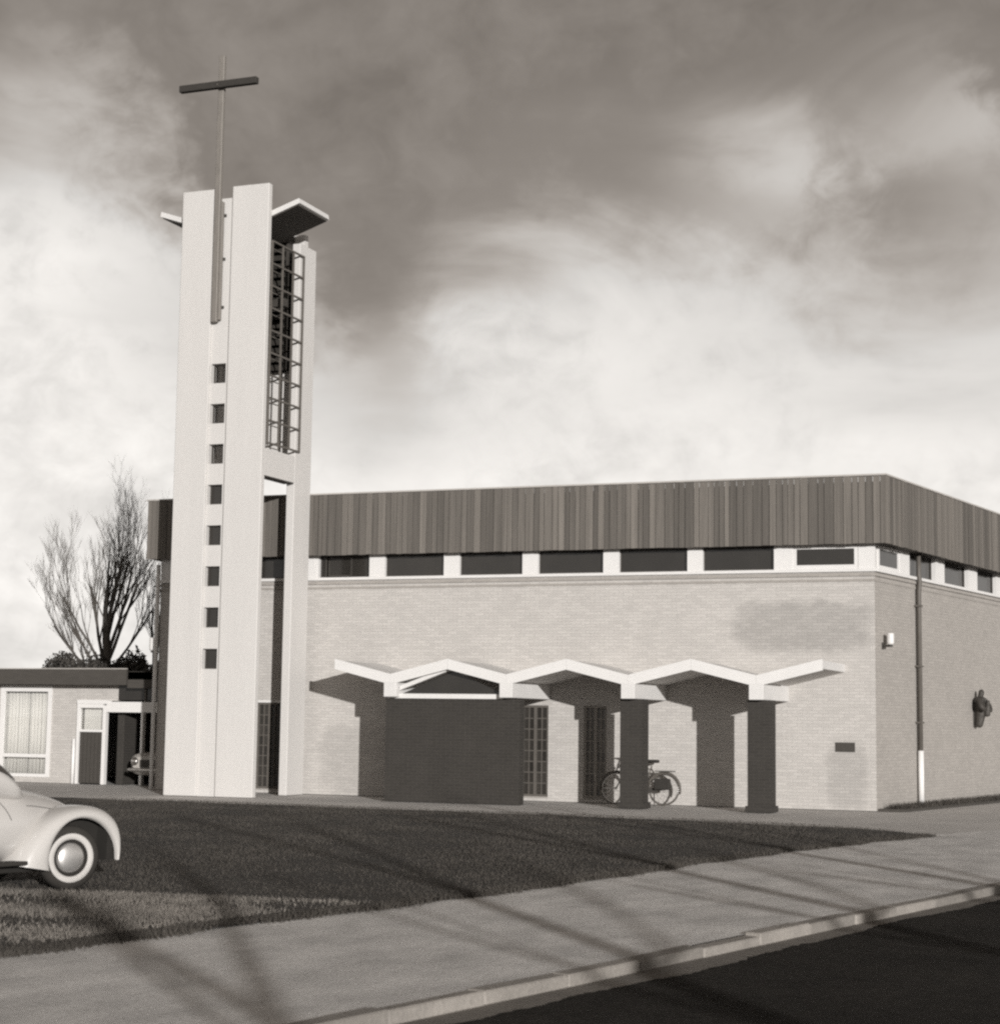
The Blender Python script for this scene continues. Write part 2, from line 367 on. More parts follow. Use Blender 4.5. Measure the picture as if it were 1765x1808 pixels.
# clerestory: white piers with dark windows between them
panes = [(-23.1, -21.5), (-21.11, -19.62), (-19.22, -17.93), (-17.54, -16.09), (-15.71, -14.21), (-13.84, -12.34), (-11.98, -10.46), (-10.12, -8.59), (-8.20, -6.83)]
prev = HX0
def window(x0, x1, z0, z1, parent, T=None, frame=None, fr=.03, y=.10):
    f = MB(T)
    sg = 1 if T is None else -1
    def bx(a, b, c, d, e0=-.02, e1=.03):
        ya, yb = sorted((sg*(y+e0), sg*(y+e1))); f.box(a, b, ya, yb, c, d)
    bx(x0, x1, z0, z0+fr); bx(x0, x1, z1-fr, z1); bx(x0, x0+fr, z0+fr, z1-fr); bx(x1-fr, x1, z0+fr, z1-fr)
    wo_ = f.build('window', frame or m_dframe, parent)
    g = MB(T); ya, yb = sorted((sg*(y+.004), sg*(y+.012))); g.box(x0+fr, x1-fr, ya, yb, z0+fr, z1-fr).build('pane', m_glass, wo_)
    return wo_
for i, (a, b) in enumerate(panes):
    B(prev, a, -.012, .22, ZSILL+.001, ZWIN, 'pier', m_white, hall); prev = b
    if i == 2:      # this one has a tilted-open casement: dark gap between lighter jambs
        window(a+.02, a+.16, ZSILL+.002, ZWIN-.005, hall, fr=.02)
        window(a+.78, b-.02, ZSILL+.002, ZWIN-.005, hall, fr=.02)
        cs = window(a+.18, a+.76, ZSILL+.03, ZWIN-.03, hall, fr=.035, y=.16)
    elif i == 8: window(a, b, ZSILL+.002, ZWIN-.005, hall, frame=m_white, fr=.085, y=.02)
    else: window(a, b, ZSILL+.002, ZWIN-.005, hall)
B(prev, HX1+.012, -.012, .22, ZSILL+.001, ZWIN, 'pier', m_white, hall)
side = [(.22, 1.50), (2.10, 3.80), (4.43, 6.15), (6.84, 8.35), (8.9, 10.6), (11.2, 12.9)]
prev = .24*0+.2
for i, (a, b) in enumerate(side):
    if i: MB(TR).box(prev, a, -.22, .012, ZSILL+.001, ZWIN).build('pier', m_white, hall)
    prev = b
    window(a, b, ZSILL+.002, ZWIN-.005, hall, T=TR, frame=m_white if i == 0 else None, fr=.085 if i == 0 else .03, y=.02 if i == 0 else .10)
MB(TR).box(prev, 15, -.22, .012, ZSILL+.001, ZWIN).build('pier', m_white, hall)
MB(TL).box(.22, 15, -.22, .012, ZSILL+.001, ZWIN).build('pier', m_white, hall)
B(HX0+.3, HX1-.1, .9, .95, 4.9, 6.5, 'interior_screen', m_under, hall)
# roof, soffit, backing behind the boards
OV = .25
def out(T, s, off, z): return T(s, off, z)
cR = (HX1+OV*(rn[0]+math.tan(RA/1)*0)+.03, -OV); cL = (HX0-OV-.03, -OV)
bR = TR(15, OV, 0)[:2]; bL = TL(15, OV, 0)[:2]
def inset(d):
    return [(cL[0]+d, cL[1]+d), (cR[0]-d, cR[1]+d), (bR[0]-d, bR[1]-d), (bL[0]+d, bL[1]-d)]
pl = inset(.03)
MB().prism(pl, lambda x, y: (x, y, ZWIN), lambda x, y: (x, y, ZWIN+.05)).build('soffit', m_soffit, hall)
pl = inset(.05)
MB().prism(pl, lambda x, y: (x, y, ZWIN+.052), lambda x, y: (x, y, 6.70)).build('roof', m_roof, hall)
# the boarding, plank by plank (front then right-hand side)
unit = None
def board(p, q, h0, h1, thick):
    """a plank between plan points p and q, outer face on that line"""
    global unit
    d = Vector((q[0]-p[0], q[1]-p[1], 0)); L_ = d.length; n = Vector((d.y, -d.x, 0)).normalized()
    if unit is None:
        o = MB().box(-.5, .5, -.5, .5, -.5, .5).build('board', m_board); o.parent = hall; unit = o.data
    else:
        o = bpy.data.objects.new('board', unit); COL.objects.link(o); o.parent = hall
    c = Vector(((p[0]+q[0])/2, (p[1]+q[1])/2, (h0+h1)/2))-n*.02+n*(thick/2)
    o.location = c-ORIGIN['church_hall']; o.scale = (L_-.011, thick, h1-h0); o.rotation_euler = (0, 0, math.atan2(d.y, d.x))
def run_boards(p, q):
    L_ = math.hypot(q[0]-p[0], q[1]-p[1]); t = 0
    while t < L_-.02:
        wd = random.choice((.11, .13, .13, .15, .17, .20)); e = min(L_, t+wd)
        a = (p[0]+(q[0]-p[0])*t/L_, p[1]+(q[1]-p[1])*t/L_); b = (p[0]+(q[0]-p[0])*e/L_, p[1]+(q[1]-p[1])*e/L_)
        board(a, b, ZWIN-.02+random.uniform(-.006, .006), 6.81+random.uniform(-.004, .004), random.choice((.022, .028, .034, .045)))
        t = e
run_boards(cL, cR)
eR = (cR[0]+(bR[0]-cR[0])*.75, cR[1]+(bR[1]-cR[1])*.75)
run_boards(cR, eR)
B(cL[0]-.02, cR[0]+.02, -OV-.04, -OV+.12, 6.815, 6.85, 'coping', m_coping, hall)
MB().prism([(cR[0]+.022, -OV-.04), (bR[0]+.03, bR[1]), (bR[0]-.13, bR[1]), (cR[0]-.13, -OV+.122)], lambda x, y: (x, y, 6.815), lambda x, y: (x, y, 6.85)).build('coping', m_coping, hall)
# latticed windows: frame, bars, single panes
for wi, (a, b) in enumerate(LAT):
    f = MB(); y0, y1 = .03, .095
    for q in ((a, a+.05, ZL0, ZL1), (b-.05, b, ZL0, ZL1), (a+.05, b-.05, ZL0, ZL0+.05), (a+.05, b-.05, ZL1-.05, ZL1), ((a+b)/2-.035, (a+b)/2+.035, ZL0+.05, ZL1-.05)):
        f.box(q[0], q[1], y0, y1, q[2], q[3])
    wo_ = f.build('lattice_window', m_bar2 if wi == 2 else m_bar, hall)
    bars = MB(); gl = None
    nz = 8; zz = np.linspace(ZL0+.05, ZL1-.05, nz+1)
    for c0, c1 in ((a+.05, (a+b)/2-.035), ((a+b)/2+.035, b-.05)):
        xm = (c0+c1)/2
        bars.box(xm-.011, xm+.011, y0+.01, y1-.015, zz[0], zz[-1])
        for z in zz[1:-1]:
            bars.box(c0, xm-.011, y0+.012, y1-.015, z-.011, z+.011); bars.box(xm+.011, c1, y0+.012, y1-.015, z-.011, z+.011)
        for k in range(nz):
            for e0, e1 in ((c0, xm-.011), (xm+.011, c1)):
                MB().box(e0, e1, .063, .069, zz[k]+.011, zz[k+1]-.011).build('pane', m_latglass2 if wi == 2 else m_latglass, wo_)
    bars.build('glazing_bar', m_bar2 if wi == 2 else m_bar, wo_)
    B(a, b, .002, .15, ZL0-.03, ZL0-.002, 'sill', m_wall_r, hall)
    if wi == 0: B(a, b, -.006, .15, ZL1+.001, ZL1+.06, 'lintel', m_white, hall)
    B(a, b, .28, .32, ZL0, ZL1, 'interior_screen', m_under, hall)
# downpipes
dp = MB(TR).tube([(2.45, .09, 5.44), (2.45, .09, 4.98), (2.45, .11, 4.84), (2.45, .09, 4.6), (2.45, .09, 1.18)], .05, 10).build('downpipe', m_pipe, hall, smooth=True)
MB(TR).tube([(2.45, .09, 1.2), (2.45, .09, -.01)], .062, 10).build('downpipe_foot', m_wpipe, dp, smooth=True)
for z in (4.3, 3.0, 1.8): MB(TR).box(2.37, 2.53, .0, .15, z-.02, z+.02).build('pipe_bracket', m_pipe, dp)
MB(TL).tube([(-.05, .06, 5.3), (-.05, .06, 4.6), (-.05, .06, 0)], .05, 10).build('downpipe', m_wpipe, hall, smooth=True)
# foot of the right-hand wall: bare planting bed
bed = MB(TR); bed.prism([(.05, .0), (15, .0), (15, .55), (.3, .5)], lambda x, y: (x, y, -.01), lambda x, y: (x, y, .045))
tag(bed.build('planting_bed', m_soil), kind='structure')

# ------------------------------------------------------------------ bell tower
TX0, TX1, TYF = -21.53, -19.33, -2.656
GX0, GX1 = -20.72, -20.25
tower = thing('bell_tower', (-20.43, -1.5, 0), 'tall slender white bell tower with square windows and open latticed belfry', 'tower')
B(TX0, GX0, TYF, TYF+.16, 0, 13.52, 'front_fin', m_render, tower, .012)
B(GX1, TX1, TYF, TYF+.16, 0, 13.54, 'front_fin', m_render, tower, .012)
# recessed centre panel with eight square openings
WX0, WX1 = -20.70, -20.33
tops = [9.53-.905*k for k in range(8)]
pm = MB(); py0, py1 = TYF+.07, TYF+.30
z = 13.30
for t in tops:
    pm.box(GX0, GX1, py0, py1, t, z); z = t-.44
    pm.box(GX0, WX0, py0, py1, t-.44, t); pm.box(WX1, GX1, py0, py1, t-.44, t)
pm.box(GX0, GX1, py0, py1, 0, z)
pm.build('centre_panel', m_render, tower)
for k, t in enumerate(tops):
    f = MB()
    fy0, fy1 = TYF+.20, TYF+.235
    for q in ((WX0, WX0+.03, t-.44, t), (WX1-.03, WX1, t-.44, t), (WX0+.03, WX1-.03, t-.44, t-.41), (WX0+.03, WX1-.03, t-.03, t)): f.box(q[0], q[1], fy0, fy1, q[2], q[3])
    fo = f.build('window', m_dframe, tower)
    if k > 2: MB().box(WX0+.03, WX1-.03, fy0+.012, fy0+.02, t-.41, t-.03).build('pane', m_glass, fo)
    else: MB().box(WX0+.15, WX0+.19, fy0+.008, fy0+.028, t-.41, t-.03).build('mullion', m_dframe, fo)
# rear fins, belfry floor, beams
for x0, x1 in ((TX0, TX0+.20), (TX1-.20, TX1)):
    B(x0, x1, -1.10, -.30, 0, 12.55, 'rear_fin', m_render, tower, .012)
    B(x0+.003, x1-.003, TYF+.161, -1.101, 7.0, 7.6, 'side_beam', m_render, tower)
B(TX0+.201, TX1-.201, -.50, -.34, 7.45, 12.92, 'rear_panel', m_render, tower)
B(TX1-.26, TX1-.01, TYF+.161, -1.12, 6.975, 6.998, 'beam_shade_strip', m_iron, tower)  # thin dark strip added for the beam's shaded underside edge
# dark louvres inside the belfry
lv = MB()
lo = MB().box(-21.0, -20.94, -.80, -.52, 9.7, 12.88).build('louvre_frame', m_iron, tower)
MB().box(-19.86, -19.80, -.80, -.52, 9.7, 12.88).build('louvre_frame', m_iron, tower)
for k in range(16):
    z = 9.75+k*.2
    MB().prism([(-.80, z-.05), (-.56, z+.14), (-.545, z+.12), (-.785, z-.07)], lambda y, zz: (-20.94, y, zz), lambda y, zz: (-19.86, y, zz)).build('louvre_slat', m_iron, tower)
B(-21.0, -19.80, -.518, -.505, 9.7, 12.88, 'louvre_backing', m_under, tower)
# bell with its headstock
bl = MB(); bl.lathe([(.02, 10.95), (.16, 10.93), (.2, 10.8), (.23, 10.5), (.3, 10.25), (.38, 10.12), (.38, 10.08), (.3, 10.10)], (-20.55, -1.6, 0), 'z', 24)
bl.build('bell', m_bronze, tower, smooth=True)
B(TX0+.05, TX1-.05, -1.68, -1.52, 10.96, 11.14, 'headstock', m_iron, tower)
# belfry lattice on both sides
for X, sg in ((TX1+.035, 1), (TX0-.035, -1)):
    g = MB(); b = .019
    ya, yb = TYF+.17, -.98
    ys = np.linspace(ya, yb, 4); zs = np.linspace(7.72, 12.25, 10)
    for y in ys: g.box(X-b, X+b, y-b, y+b, zs[0]-b, zs[-1]+b)
    for z in zs:
        for j in range(3): g.box(X-b+.002, X+b-.002, ys[j]+b, ys[j+1]-b, z-b, z+b)
    for y in (ys[0], ys[-1]):
        for z in (zs[0], zs[4], zs[-1]): g.box(min(X-sg*.05, X-sg*b), max(X-sg*.05, X-sg*b), y-.012, y+.012, z-.012, z+.012)
    lo = g.build('belfry_lattice', m_lattice, tower)
    g2 = MB(); X2 = X-sg*.32
    for y in ys[:3]+.1: g2.box(X2-.012, X2+.012, y-.012, y+.012, zs[0], zs[-1])
    for z in zs: g2.box(X2-.01, X2+.01, ys[0]+.11, ys[2]+.09, z-.01, z+.01)
    g2.build('inner_lattice', m_lattice, tower)
# butterfly roof
xc = (TX0+TX1)/2; zv, zt = 12.46, 13.06; ex = 1.78
for sg in (-1, 1):
    poly = [(xc+sg*.002, zv), (xc+sg*ex, zt), (xc+sg*(ex-.02), zt+.11), (xc+sg*.002, zv+.13)]
    MB().prism(poly, lambda x, z: (x, TYF+.165, z), lambda x, z: (x, -1.03, z)).build('roof_wing', m_conc, tower)
    poly = [(xc+sg*.01, zv-.03), (xc+sg*(ex-.05), zt-.045), (xc+sg*(ex-.05), zt-.018), (xc+sg*.01, zv-.004)]
    MB().prism(poly, lambda x, z: (x, TYF+.19, z), lambda x, z: (x, -1.06, z)).build('roof_soffit', m_soffit, tower)

# cross fixed to the tower front
cross = thing('cross', (-20.55, TYF-.05, 10.4), 'tall thin cross with dark beam fixed to the tower front', 'cross')
up_ = MB().box(-20.665, -20.525, TYF-.085, TYF+.03, 10.45, 16.60).build('upright', m_pole, cross, .012)
MB().box(-20.523, -20.46, TYF-.05, TYF+.03, 10.50, 13.2).build('upright_rail', m_pole, cross, .008)
beam = MB().box(-21.60, -19.62, TYF-.22, TYF-.088, 15.80, 15.955).build('cross_beam', m_cross, cross, .01)
for z in (10.8, 11.9, 12.9): MB().box(-20.64, -20.425 if z < 13 else -20.54, TYF+.0301, TYF+.0699, z-.03, z+.03).build('bracket', m_iron, cross)
for x in (-20.6,): MB().tube([(x, TYF-.235, 15.87), (x, TYF-.22, 15.87)], .02, 8).build('bolt', m_chrome, cross)

# ------------------------------------------------------------------ folded-plate entrance canopy
can = thing('entrance_canopy', (-12.4, -1.1, 0), 'white zigzag folded concrete canopy on dark brick piers along the hall', 'canopy')
BAY = 2.6227; PX0 = -17.614; PZ, VZ, TH = 2.96, 2.64, .16; CY = -2.24
for i in range(4):
    p0 = PX0+i*BAY; v0 = p0+BAY/2; p1 = p0+BAY
    for (xa, za, xb, zb_) in ((p0, PZ, v0, VZ), (v0, VZ, p1, PZ)):
        if (i == 0 and xa == p0): pass
        e = .0015
        poly = [(xa+e, za-TH), (xb-e, zb_-TH), (xb-e, zb_), (xa+e, za)]
        MB().prism(poly, lambda x, z: (x, CY, z), lambda x, z: (x, -.002, z)).build('roof_plate', m_conc, can)
        # raised front edge
        poly = [(xa+e, za-TH-.03), (xb-e, zb_-TH-.03), (xb-e, zb_+.03), (xa+e, za+.03)]
        MB().prism(poly, lambda x, z: (x, CY-.06, z), lambda x, z: (x, CY-.002, z)).build('edge_beam', m_white, can)
    MB().box(v0-.145, v0+.145, CY-.063, -.004, 2.19, VZ-TH+.03).build('valley_beam', m_conc, can, .008)
for i in (2, 3):
    v0 = PX0+(i+.5)*BAY
    cl = MB().box(v0-.23, v0+.23, -2.06, -1.60, 0, 2.188).build('pier', m_dbrick, can)
    MB().box(v0-.27, v0+.27, -2.10, -1.56, 0, .12).build('pier_foot', m_dbrick, cl)
va, vb = PX0+.5*BAY, PX0+1.5*BAY
MB().box(va-.20, vb+.23, -2.06, -1.80, 0, 2.16).build('screen_wall', m_dbrick, can)
MB().box(va-.145, vb-.15, -2.12, -1.86, 2.162, 2.262).build('screen_beam', m_white, can)
xp = (va+vb)/2
for xa, za, xb, zb_ in ((va+.16, 2.30, xp, 2.70),):
    MB().prism([(xa, za+.03), (xb, zb_+.06), (xb, zb_+.15), (xa, za+.12)], lambda x, z: (x, -2.16, z), lambda x, z: (x, -2.06, z)).build('gable_frame', m_white, can)
MB().add([(va+.17, -1.98, 2.27), (vb-.17, -1.98, 2.27), (xp, -1.98, 2.76)], [(0, 1, 2)]).build('gable_glass', m_glass, can, solid=.008)

# ------------------------------------------------------------------ small things on the hall walls
pq = B(-7.32, -6.93, -.025, -.003, 1.18, 1.37, 'wall_plaque', m_plaque, None); tag(pq, 'small dark rectangular plaque on the brick wall right of the canopy', 'plaque')
def lamp_world(T, s, off, z, name, label, r, h):
    c = T(s, off, z); base = T(s, 0, z)
    t = thing(name, base, label, 'lamp')
    MB().lathe([(0, -h/2), (r*.8, -h/2), (r, -h/2+.03), (r, h/2-.03), (r*.85, h/2), (0, h/2)], c, 'z', 20).build('shade', m_lamp, t, smooth=False)
    MB().lathe([(0, -h/2-.05), (r*.6, -h/2-.05), (r*.6, -h/2-.002), (0, -h/2-.002)], c, 'z', 14).build('base_cap', m_iron, t)
    MB().tube([T(s, .0, z-h/2-.03), T(s, off, z-h/2-.03)], .022, 8).build('bracket_arm', m_iron, t)
    MB(T).box(s-.05, s+.05, .001, .02, z-h/2-.1, z-h/2+.04).build('back_plate', m_iron, t)
lamp_world(TR, .42, .17, 3.50, 'wall_lamp', 'white cylinder wall lamp near the hall corner by the dark downpipe', .075, .23)
lamp_world(TL, -.02+.15, .20, 3.42, 'wall_lamp', 'white wall lamp on the hall edge left of the tower', .09, .30)

# sculpture: robed figure carrying a child, dark metal, hung on the right-hand wall
sc = thing('wall_sculpture', TR(6.45, 0, 1.7), 'dark metal figure sculpture hung on the right-hand brick wall', 'sculpture')
def skin(name, verts, edges, radii, mat, parent, sub=2):
    me = bpy.data.meshes.new(name); org = ORIGIN[parent.name]
    me.from_pydata([Vector(v)-org for v in verts], edges, []); me.materials.append(mat)
    o = bpy.data.objects.new(name, me); COL.objects.link(o); o.parent = parent; ORIGIN[o.name] = org
    o.modifiers.new('skin', 'SKIN')
    for i, r in enumerate(radii):
        sv = me.skin_vertices[0].data[i]; sv.radius = (r, r) if not isinstance(r, tuple) else r; sv.use_root = (i == 0)
    md = o.modifiers.new('sub', 'SUBSURF'); md.levels = sub; md.render_levels = sub
    return o
def S(s, o_, z): return TR(6.45+s, o_, z)
skin('figure', [S(0, .15, 2.12), S(0, .16, 2.32), S(0, .16, 2.42), S(.0, .18, 2.48), S(.02, .19, 2.60), S(0, .15, 1.95), S(-.03, .13, 1.78), S(-.03, .12, 1.70),
                S(-.22, .2, 2.34), S(-.30, .26, 2.18), S(-.16, .34, 2.10), S(.22, .2, 2.33), S(.30, .28, 2.2), S(.14, .36, 2.08)],
     [(0, 1), (1, 2), (2, 3), (3, 4), (0, 5), (5, 6), (6, 7), (1, 8), (8, 9), (9, 10), (1, 11), (11, 12), (12, 13)],
     [.13, .13, .06, .075, .07, .12, .10, .07, .07, .065, .05, .07, .065, .05], m_bronze, sc)
skin('child', [S(.02, .30, 2.08), S(.03, .32, 2.22), S(.03, .33, 2.27), S(.03, .33, 2.35), S(.03, .30, 1.96)], [(0, 1), (1, 2), (2, 3), (0, 4)], [.085, .075, .04, .055, .06], m_bronze, sc)
MB().box(-.06, .06, -.02, .0, 0, .5)
MB(lambda s, o_, z: S(s, o_, z)).box(-.06, .06, .001, .08, 1.72, 2.3).build('wall_mount', m_iron, sc)

# ------------------------------------------------------------------ annex with carport on the left
AY = 1.9
ann = thing('annex', (-29, 3, 0), 'low flat-roofed annex with white window and dark roof edge', 'building')
wall = MB()
wall.box(-38, -29.22, AY, AY+.25, 0, 2.6); wall.box(-27.66, -26.84, AY, AY+.25, 0, 2.6); wall.box(-29.22, -27.66, AY, AY+.25, 0, .14)
wall.box(-26.84, -25.66, AY, AY+.25, 2.08, 2.6)
wall.build('front_wall', m_annex, ann)
B(-38, -23.75, 8.0, 8.25, 0, 2.6, 'rear_wall', m_annex, ann); B(-38.25, -38.0, AY, 8.25, 0, 2.6, 'end_wall', m_annex, ann)
B(-25.86, -25.66, AY+.26, 7.99, 0, 2.6, 'partition_wall', m_dbrick, ann)  # dark brick colour stands in for the shade inside the carport
B(-38.5, -23.72, AY-.40, 8.5, 2.61, 2.80, 'roof', m_roof, ann)
B(-38.52, -25.2, AY-.46, AY-.402, 2.47, 2.86, 'roof_edge', m_fascia2, ann)
B(-25.198, -23.72, AY-.40, AY-.342, 2.40, 2.81, 'roof_edge', m_fascia2, ann)
B(-38.52, -25.2, AY-.47, AY-.402, 2.862, 2.885, 'coping', m_coping, ann)
# big window: white frame, rail, panes, curtains behind
f = MB()
for q in ((-29.22, -29.10, .14, 2.46), (-27.78, -27.66, .14, 2.46), (-29.10, -27.78, 2.30, 2.46), (-29.10, -27.78, .14, .22), (-29.10, -27.78, .63, .72)): f.box(q[0], q[1], AY-.03, AY+.09, q[2], q[3])
wo_ = f.build('window', m_white, ann)
def clear_glass():
    m = bpy.data.materials.new('clear_glass'); m.use_nodes = True; nt = m.node_tree; nt.nodes.clear()
    o = nt.nodes.new('ShaderNodeOutputMaterial'); mx = nt.nodes.new('ShaderNodeMixShader'); t = nt.nodes.new('ShaderNodeBsdfTransparent'); g = nt.nodes.new('ShaderNodeBsdfGlossy')
    fr = nt.nodes.new('ShaderNodeFresnel'); fr.inputs[0].default_value = 1.5; g.inputs['Roughness'].default_value = .02; t.inputs[0].default_value = (.93, .93, .92, 1)
    nt.links.new(fr.outputs[0], mx.inputs[0]); nt.links.new(t.outputs[0], mx.inputs[1]); nt.links.new(g.outputs[0], mx.inputs[2]); nt.links.new(mx.outputs[0], o.inputs[0]); return m
m_clear = clear_glass()
MB().box(-29.10, -27.78, AY+.03, AY+.036, .72, 2.30).build('pane', m_clear, wo_); MB().box(-29.10, -27.78, AY+.03, AY+.036, .22, .63).build('pane', m_clear, wo_)
def drape(x0, x1, z0, z1, y, nfold):
    n = nfold*8; P = []
    for zz in (z0, z1): P.append([(x0+(x1-x0)*k/n, y+.03*math.sin(2*math.pi*k/8)+.012*math.sin(k*.9), zz) for k in range(n+1)])
    return MB().grid(P)
for a, b in ((-29.13, -28.46), (-28.44, -27.75)):
    cu = drape(a, b, .18, 2.42, AY+.19, 7).build('curtain', m_curtain, ann, smooth=True, solid=.006)
B(-29.3, -27.6, AY+.30, AY+.33, .1, 2.5, 'room_screen', m_curtain, ann)
# entrance: white frame, dark boarded door, glazing, garage opening beside it
f = MB()
for q in ((-26.84, -26.76, 0, 2.0), (-26.08, -25.98, 0, 1.96), (-26.76, -26.08, 1.90, 2.0), (-26.76, -26.08, 1.30, 1.36), (-25.98, -24.0, 1.80, 2.06), (-24.96, -24.90, 0, 1.80)):
    f.box(q[0], q[1], AY-.10, AY+.02, q[2], q[3])
f.build('door_frame', m_white, ann)
B(-26.84, -25.9, AY-.12, AY+.02, 2.001, 2.10, 'lintel', m_white, ann)
dr = MB().box(-26.76, -26.08, AY-.04, AY, .02, 1.30).build('door', m_dframe, ann)
for k in range(6): MB().box(-26.755+k*.112, -26.655+k*.112, AY-.055, AY-.041, .03, 1.29).build('plank', m_dframe, dr)
MB().box(-26.76, -26.08, AY-.02, AY-.012, 1.36, 1.90).build('pane', m_clear, dr)
B(-26.75, -26.09, AY+.1, AY+.12, 1.36, 1.9, 'room_screen', m_curtain, ann)
B(-25.655, -23.9, AY-.06, AY-.03, 2.10, 2.56, 'fanlight', m_glass, ann); B(-24.9, -24.84, AY-.09, AY-.06, 2.08, 2.58, 'mullion', m_bar, ann)
B(-25.66, -23.70, 7.9, 7.98, 0, 2.6, 'garage_back', m_under, ann)
MB().tube([(-26.93, AY-.06, 0), (-26.93, AY-.06, 1.12)], .045, 8).build('downpipe', m_wpipe, ann, smooth=True)

# ------------------------------------------------------------------ cars
def crom(xs, ys, x):
    """smooth interpolation through stations"""
    xs = np.asarray(xs, float); ys = np.asarray(ys, float)
    if xs[0] > xs[-1]: xs, ys = xs[::-1], ys[::-1]
    x = min(max(x, xs[0]), xs[-1]); i = min(max(int(np.searchsorted(xs, x))-1, 0), len(xs)-2)
    h = xs[i+1]-xs[i]; t = (x-xs[i])/h
    def slope(j):
        if j == 0: return (ys[1]-ys[0])/(xs[1]-xs[0])
        if j == len(xs)-1: return (ys[-1]-ys[-2])/(xs[-1]-xs[-2])
        return (ys[j+1]-ys[j-1])/(xs[j+1]-xs[j-1])
    m0, m1 = slope(i)*h, slope(i+1)*h
    return (2*t**3-3*t**2+1)*ys[i]+(t**3-2*t**2+t)*m0+(-2*t**3+3*t**2)*ys[i+1]+(t**3-t**2)*m1
def loftfn(sx, sw, st, sb, pw=2.6):
    def fn(x, a):
        wd, zt, zb2 = crom(sx, sw, x), crom(sx, st, x), crom(sx, sb, x)
        c, s_ = math.cos(a), math.sin(a); zc = (zt+zb2)/2
        return (x, wd*math.copysign(abs(c)**(2/pw), c), zc+(zt-zb2)/2*math.copysign(abs(s_)**(2/pw), s_))
    return fn
def loft(fn, xs, n=40, a0=0, a1=2*math.pi, close=True):
    P = [[fn(x, a0+(a1-a0)*k/n) for k in range(n+1)] for x in xs]
    m = MB().grid(P)
    if close: m.add([fn(xs[0], a0+(a1-a0)*k/n) for k in range(n)], [tuple(range(n))]); m.add([fn(xs[-1], a0+(a1-a0)*k/n) for k in range(n)], [tuple(range(n))])
    return m
def make_wheel(parent, x, y, sg, rad, white=True, steer=0.0):
    ca, sa = math.cos(steer), math.sin(steer)
    W_ = lambda: MB(lambda px, py, pz: (x+(px-x)*ca-(py-y)*sa, y+(px-x)*sa+(py-y)*ca, pz))
    """sg=-1: outer face towards -y"""
    c = (x, y, rad)
    k = rad/.325
    prof = [(.178*k, .052), (.215*k, .068), (.27*k, .072), (.305*k, .058), (.322*k, .03), (.325*k, 0), (.322*k, -.03), (.305*k, -.058), (.27*k, -.072), (.19*k, -.055)]
    w_ = W_().lathe([(r, h*1.0) for r, h in prof], c, 'y', 40).build('wheel', m_rubber, parent, smooth=True)
    if white:
        W_().lathe([(.186*k, sg*.060), (.191*k, sg*.0725), (.240*k, sg*.0765), (.246*k, sg*.070)], c, 'y', 40).build('whitewall', m_wwall, w_, smooth=True)
    W_().lathe([(.20*k, sg*.045), (.195*k, sg*.062), (.17*k, sg*.055), (.15*k, sg*.03), (.0, sg*.03)], c, 'y', 32).build('rim', m_under if white else m_cargrey, w_, smooth=True)
    W_().lathe([(.152*k, sg*.03), (.150*k, sg*.054), (.128*k, sg*.070), (.08*k, sg*.083), (.03*k, sg*.088), (0.0, sg*.089)], c, 'y', 32).build('hubcap', m_hubcap, w_, smooth=True)
    return w_

# pale rounded saloon on the verge, only its nose in the picture
HEAD = R(74)
wx, wy = -10.37, -22.40
hv = Vector((math.cos(HEAD), math.sin(HEAD))); lf = Vector((-hv.y, hv.x))
carpos = Vector((wx, wy))+lf*.72
car = thing('parked_car', (carpos.x, carpos.y, .02), 'pale rounded saloon car with whitewall tyre parked at the lawn', 'car', world=False, rz=HEAD)
car.scale = (.96, .96, .96)
sx = [.64, .60, .48, .30, .08, -.25, -.58, -1.2, -1.8, -2.4, -2.8, -3.1, -3.2]
swd = [.10, .24, .34, .40, .46, .55, .63, .665, .665, .60, .46, .26, .08]
stp = [.52, .62, .74, .845, .925, 1.00, 1.04, 1.02, 1.02, 1.0, .84, .6, .46]
sbt = [.34, .30, .28, .27, .26, .25, .24, .24, .24, .26, .28, .32, .38]
body_fn = loftfn(sx, swd, stp, sbt, 2.5)
body = loft(body_fn, list(np.linspace(.64, -3.2, 64)), 44).build('body', m_carpaint, car, smooth=True)
gx = [-.50, -.62, -.80, -1.05, -1.45, -1.9, -2.3, -2.65, -2.95]
gw = [.50, .60, .63, .64, .645, .63, .58, .5, .36]
gt = [1.02, 1.14, 1.32, 1.435, 1.49, 1.45, 1.32, 1.12, .86]
gb = [.86]*9
gh_fn = loftfn(gx, gw, gt, gb, 2.4)
cab = loft(gh_fn, list(np.linspace(-.5, -2.95, 44)), 44).build('cabin', m_carpaint, car, smooth=True)
def patch(fn, xs, a0, a1, off, n=10):
    P = []
    for x in xs:
        row = []
        for k in range(n+1):
            a = a0+(a1-a0)*k/n; p = Vector(fn(x, a)); row.append((p.x+off*.6, p.y+off*math.cos(a), p.z+off*math.sin(a)))
        P.append(row)
    return MB().grid(P)
patch(gh_fn, np.linspace(-.56, -.84, 8), R(48), R(132), .008, 16).build('windscreen', m_hub, cab, smooth=True)
for a0, a1 in ((R(14), R(44)), (R(136), R(166))):
    patch(gh_fn, np.linspace(-.70, -1.05, 8), a0-.05, a1, .012).build('quarter_window', m_hub, cab, smooth=True)
    patch(gh_fn, np.linspace(-1.10, -1.78, 10), a0, a1, .012).build('side_window', m_hub, cab, smooth=True)
    patch(gh_fn, np.linspace(-1.86, -2.28, 8), a0, a1, .012).build('rear_side_window', m_hub, cab, smooth=True)
patch(gh_fn, np.linspace(-2.36, -2.62, 8), R(60), R(120), .008).build('rear_window', m_hub, cab, smooth=True)
